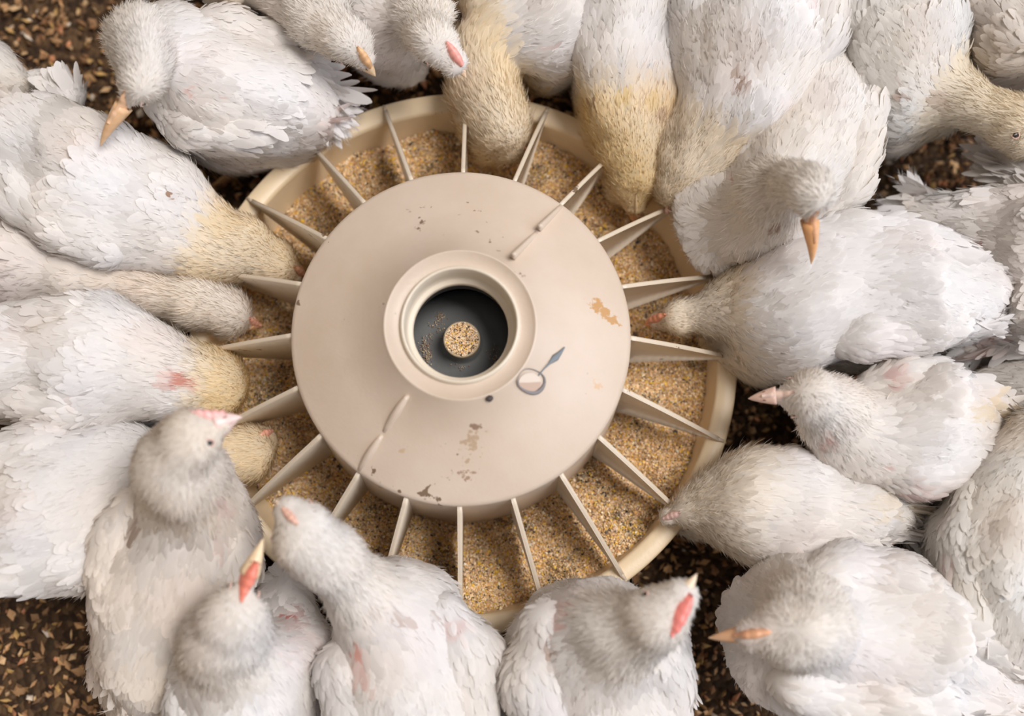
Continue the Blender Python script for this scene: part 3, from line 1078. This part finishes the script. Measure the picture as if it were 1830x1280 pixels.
    # --- legs
    if legs:
        c_, r_, tt = along(seg[ibs])
        tt = nrm(tt * (1, 1, 0)); lat = nrm(np.cross((0, 0, 1), tt))
        for sg in (-1, 1):
            lm = MB()
            hip = c_ + lat * sg * rb * .42 + np.array([0, 0, -rb * .75]) - tt * .006
            hock = np.array([hip[0], hip[1], max(hip[2] * .62, .022)]) - tt * .012
            foot = np.array([hip[0], hip[1], .006]) + tt * .006
            lm.tube([hip, (hip + hock) / 2, hock, (hock + foot) / 2, foot], [.008, .0055, .0046, .0038, .0042], 10)
            lo = lm.build('leg', M['shank'], root)
            fm2 = MB()
            for an, ln in ((-.55, .030), (0, .036), (.55, .030), (PI - .2, .014)):
                dd_ = tt * math.cos(an) + lat * math.sin(an)
                fm2.tube([foot, foot + dd_ * ln * .35 + (0, 0, .002), foot + dd_ * ln * .75 - (0, 0, .001), foot + dd_ * ln - (0, 0, .002)], [.0035, .0032, .0027, .0010], 8)
            fm2.build('foot', M['shank'], lo)
    return root


# spine: (pixel x, pixel y, height, radius in pixels) from the tail to the head centre, then the beak tip
chicken('chicken at upper left with lowered beak pointing down left over its neighbour',
        [(575, 200, .095, 34), (490, 165, .105, 118), (385, 155, .112, 138), (300, 100, .125, 92), (245, 75, .16, 52), (252, 146, .185, 48)],
        (172, 262, .165), seed=1, beak=(.78, .48, .26), comb=(.80, .50, .30), patches=[(555, 235, 34, 'pink', .7), (340, 165, 8, 'skin', .7)], wing_k=.9)
chicken('chicken at left whose yellowish neck stretches over the rim to the cone',
        [(-30, 215, .10, 40), (60, 270, .108, 92), (170, 350, .112, 128), (285, 388, .108, 98), (365, 425, .10, 62), (430, 445, .095, 55), (488, 465, .085, 48)],
        (552, 498, .062), blobs=[(110, 172, .10, 36)], cream=.75, cream_from=.75, seed=2, patches=[(322, 354, 10, 'brown', .9), (400, 400, 40, 'yellow', .35)], beak=(.62, .30, .14), comb=(.66, .34, .2))
chicken('slim pinkish chicken on the left reaching into the pan under the yellow necked one',
        [(-70, 440, .085, 62), (50, 458, .09, 95), (165, 500, .092, 62), (265, 522, .094, 47), (345, 536, .092, 44), (408, 562, .085, 40)],
        (472, 586, .062), base=np.array([0.905, 0.855, 0.815]), cream=.2, seed=3, fluff=1.25, beak=(.72, .40, .22), wings='L')
chicken('chicken at left middle with fluffy yellow neck bent down and bare pink streak',
        [(-70, 645, .09, 60), (50, 650, .102, 105), (175, 655, .108, 112), (270, 668, .105, 82), (330, 678, .10, 56), (383, 682, .092, 50), (400, 683, .08, 46)],
        (432, 690, .03), cream=.95, cream_from=.45, seed=4, patches=[(315, 680, 22, 'skin', .95), (345, 684, 16, 'skin', .7), (150, 725, 14, 'pink', .7)], fluff=1.1)
chicken('big chicken at lower left with short yellow head feeding behind a raised head',
        [(-90, 990, .09, 60), (10, 935, .102, 125), (115, 902, .108, 142), (205, 852, .10, 108), (300, 822, .09, 58), (375, 812, .084, 43), (432, 806, .078, 42)],
        (490, 774, .062), cream=.7, cream_from=.4, seed=5, fluff=1.2)
chicken('chicken at lower left holding its head up sideways, one dark eye showing',
        [(268, 1230, .085, 48), (278, 1150, .10, 98), (308, 1050, .112, 132), (328, 960, .12, 136), (330, 890, .15, 78), (318, 835, .19, 60), (342, 785, .212, 58)],
        (430, 742, .215), blobs=[(252, 1180, .06, 86), (262, 1250, .055, 66), (215, 1100, .07, 50)], up=(-.30, .75, .60), seed=6, base=np.array([.94, .885, .83]),
        patches=[(245, 935, 12, 'brown', .5), (398, 905, 18, 'pink', .8), (395, 960, 12, 'skin', .6), (270, 1190, 60, 'yellow', .12)], beak=(.86, .62, .56), comb=(.86, .46, .42))
chicken('chicken at lower left lifting a pale head with a red comb',
        [(480, 1370, .09, 70), (440, 1270, .105, 120), (430, 1200, .125, 105), (402, 1150, .165, 68), (418, 1085, .195, 54)],
        (471, 966, .205), blobs=[(520, 1160, .10, 72), (508, 1075, .095, 62)], seed=7, up=(.35, -.1, .9), beak=(.88, .66, .42), comb=(.88, .26, .18), comb_k=1.5,
        patches=[(512, 1105, 22, 'red', .85), (540, 1150, 50, 'pink', .35)], wings='L')
chicken('chicken at the bottom stretching its long neck and pinkish beak up left over the pan',
        [(800, 1370, .09, 80), (770, 1290, .10, 120), (732, 1200, .105, 148), (715, 1130, .115, 108), (650, 1070, .145, 66), (598, 1005, .175, 50), (548, 950, .195, 48)],
        (493, 895, .20), seed=8, wing_k=1.15, beak=(.85, .62, .48), comb=(.84, .50, .38), blobs=[(770, 1065, .11, 42)],
        patches=[(635, 1165, 20, 'skin', .8), (655, 1190, 14, 'skin', .5), (700, 1100, 14, 'brown', .4), (810, 1125, 26, 'pink', .6), (750, 1085, 14, 'brown', .35)])
chicken('chicken at the bottom centre turning its raised head right with a bright red comb',
        [(1120, 1350, .09, 80), (1085, 1270, .10, 135), (1060, 1190, .108, 155), (1060, 1145, .13, 110), (1110, 1135, .165, 66), (1165, 1108, .19, 54)],
        (1247, 1030, .205), up=(.35, -.42, .84), seed=9, wing_k=1.12, beak=(.88, .68, .48), comb=(.88, .26, .22), comb_k=1.5,
        patches=[(1010, 1090, 18, 'skin', .6), (985, 1160, 18, 'brown', .6), (1000, 1125, 16, 'skin', .5)])
chicken('large chicken at the bottom right with orange beak pointing left over the dark gap',
        [(1800, 1235, .095, 32), (1705, 1195, .10, 84), (1590, 1145, .108, 132), (1460, 1130, .112, 150), (1430, 1115, .155, 88), (1418, 1122, .19, 56)],
        (1266, 1141, .18), seed=10, wing_k=1.1, beak=(.80, .46, .26), comb=(.80, .42, .24))
chicken('chicken low on the right resting its pinkish beak on the pan rim',
        [(1605, 930, .09, 28), (1525, 920, .098, 72), (1420, 908, .102, 98), (1335, 898, .10, 88), (1275, 900, .095, 58), (1243, 908, .092, 44)],
        (1176, 930, .082), seed=11, cream=.3, beak=(.74, .50, .44), comb=(.78, .52, .46), patches=[(1570, 900, 40, 'yellow', .3)], fluff=1.2)
chicken('chicken at right of the feeder facing left with a folded pinkish wing and pink beak',
        [(1790, 770, .09, 40), (1715, 765, .10, 86), (1630, 765, .112, 112), (1550, 775, .112, 100), (1500, 728, .14, 58), (1446, 702, .165, 48)],
        (1337, 712, .155), seed=12, wing_k=1.2, beak=(.84, .58, .48), comb=(.84, .62, .52), blobs=[(1640, 890, .06, 50)],
        patches=[(1600, 675, 26, 'pink', .9), (1475, 790, 16, 'skin', .6), (1590, 830, 16, 'pink', .8), (1640, 905, 50, 'pink', .6), (1745, 735, 30, 'yellow', .4)])
chicken('biggest chicken right of the feeder, stretched flat with its red beak in the feed',
        [(1778, 540, .10, 26), (1705, 533, .108, 88), (1590, 520, .116, 126), (1480, 525, .118, 130), (1385, 568, .11, 104), (1300, 556, .10, 64), (1232, 560, .088, 50)],
        (1150, 580, .065), seed=13, cream=.45, cream_from=.9, beak=(.86, .26, .12), comb=(.80, .34, .2), base=np.array([0.925, 0.9, 0.885]), dirt=.12)
chicken('chicken upper right with its head bowed down and thin orange beak over its neighbour',
        [(1505, 110, .10, 56), (1466, 215, .112, 104), (1425, 310, .115, 122), (1360, 385, .115, 92), (1385, 352, .16, 56), (1412, 322, .195, 46), (1440, 345, .205, 48)],
        (1456, 476, .175), blobs=[(1295, 385, .10, 78), (1285, 445, .095, 50)], up=(.05, .1, 1), seed=14, base=np.array([0.915, 0.88, 0.845]),
        beak=(.82, .42, .18), comb=(.82, .44, .24), patches=[(1305, 322, 8, 'skin', .6), (1385, 405, 12, 'brown', .6)], fluff=1.2)
chicken('large chicken at the top with fluffy neck reaching down left to the rim',
        [(1400, -130, .10, 80), (1365, -20, .112, 140), (1340, 90, .118, 150), (1310, 195, .115, 108), (1268, 258, .108, 74), (1238, 300, .10, 60), (1224, 326, .095, 50)],
        (1198, 372, .068), seed=15, cream=.5, cream_from=.9, beak=(.80, .48, .42), comb=(.80, .52, .46),
        patches=[(1312, 170, 16, 'brown', .8), (1450, 35, 14, 'pink', .8), (1400, 225, 22, 'pink', .4)], fluff=1.25)
chicken('chicken at the top centre right with a broad yellow head hanging into the pan',
        [(1130, -90, .10, 85), (1125, 25, .112, 98), (1124, 125, .11, 94), (1122, 205, .105, 76), (1124, 265, .098, 58), (1126, 305, .092, 52)],
        (1134, 400, .062), seed=16, cream=1.0, cream_from=.72, beak=(.66, .32, .14), comb=(.76, .58, .36), comb_k=.28,
        patches=[(1112, 185, 16, 'yellow', .9), (1165, 190, 20, 'yellow', .7), (1178, 215, 14, 'brown', .5), (1060, 195, 9, 'brown', .7)], wing_k=.85)
chicken('chicken at the top centre reaching its fluffy pale yellow neck down among the bars',
        [(1070, -130, .10, 80), (1015, -35, .112, 96), (985, 45, .112, 84), (900, 40, .11, 54), (850, 95, .105, 44), (862, 165, .10, 50), (888, 222, .092, 50), (903, 250, .082, 44)],
        (950, 290, .066), blobs=[(975, 140, .06, 34), (865, 0, .11, 42)], seed=17, cream=.75, cream_from=.9, beak=(.78, .40, .2),
        patches=[(970, 95, 12, 'skin', .6), (820, 40, 20, 'pink', .5)], fluff=1.35, wings='L')
chicken('chicken at the top with a pink red comb and its beak against the next neck',
        [(720, -150, .10, 80), (700, -60, .108, 104), (698, 38, .108, 96), (745, 25, .14, 56), (775, 62, .165, 50)],
        (834, 138, .155), seed=18, beak=(.86, .60, .40), comb=(.88, .38, .32), comb_k=1.2, up=(-.1, .2, .95))
chicken('chicken at the top left edge with an orange beak pointing down right',
        [(360, -130, .11, 80), (440, -60, .118, 86), (515, -15, .13, 70), (570, 22, .145, 58), (612, 66, .155, 50)],
        (672, 136, .14), seed=19, beak=(.86, .62, .38), comb=(.84, .50, .26), patches=[(400, -10, 50, 'yellow', .3)])
chicken('chicken at the upper right turning its yellowish head right so that an eye shows',
        [(1560, -140, .10, 80), (1585, -30, .11, 112), (1608, 80, .114, 118), (1625, 155, .11, 100), (1700, 165, .115, 64), (1752, 180, .12, 54), (1796, 204, .122, 48)],
        (1868, 300, .11), up=(.55, .60, .5), seed=20, cream=.5, cream_from=.9, base=np.array([0.905, 0.885, 0.855]),
        patches=[(1565, 228, 16, 'brown', .45), (1628, 178, 12, 'brown', .6), (1690, 185, 22, 'brown', .35)])
chicken('beige backed chicken in the top right corner, cut by the edge of the photo',
        [(1745, -130, .10, 60), (1775, -60, .112, 108), (1850, 20, .118, 126), (1930, 60, .125, 90), (1985, 95, .15, 50)], (2060, 120, .14),
        seed=21, base=np.array([.86, .80, .74]))
chicken('greyish chicken at the right edge below the turned head, only its ruffled rear showing',
        [(1795, 285, .085, 26), (1850, 312, .09, 66), (1930, 340, .10, 100), (2010, 330, .12, 60), (2050, 330, .15, 46)], (2110, 350, .14), seed=22, base=np.array([.82, .79, .77]), wings='R')
chicken('chicken at the right edge whose spiky white tail points left above the biggest chicken',
        [(1650, 375, .085, 24), (1705, 398, .092, 44), (1775, 415, .10, 66), (1870, 430, .11, 100), (1950, 440, .115, 80), (2010, 430, .15, 46)], (2080, 440, .14), seed=23,
        patches=[(1745, 450, 26, 'red', .75)], wings='L')
chicken('chicken at the right edge with bare reddish belly behind the tail of the biggest chicken',
        [(1755, 605, .075, 24), (1805, 588, .085, 50), (1870, 555, .095, 92), (1950, 520, .10, 90), (2010, 500, .14, 46)], (2080, 500, .13), seed=24,
        patches=[(1790, 600, 40, 'red', .6)], wings='R')
chicken('chicken at the right edge mostly hidden, a small ruffled rear above the tall white back',
        [(1730, 690, .065, 24), (1780, 700, .075, 44), (1850, 715, .085, 66), (1930, 720, .095, 84), (2000, 710, .14, 46)], (2070, 700, .13), seed=25, wings='R')
chicken('tall backed chicken along the lower right edge with its tail toward the bottom',
        [(1805, 1205, .09, 34), (1785, 1110, .102, 96), (1790, 990, .112, 122), (1815, 880, .112, 106), (1865, 800, .115, 62), (1925, 750, .14, 46)], (2000, 715, .13), seed=26,
        patches=[(1690, 1010, 18, 'pink', .6)], base=np.array([0.905, 0.88, 0.845]))
chicken('chicken at the far left edge behind the crowd, just a tuft of its rear showing',
        [(22, 152, .10, 26), (-30, 135, .105, 50), (-110, 110, .11, 92), (-190, 100, .115, 70), (-250, 90, .15, 46)], (-320, 90, .14), seed=27, wings='', base=np.array([.86, .82, .77]))
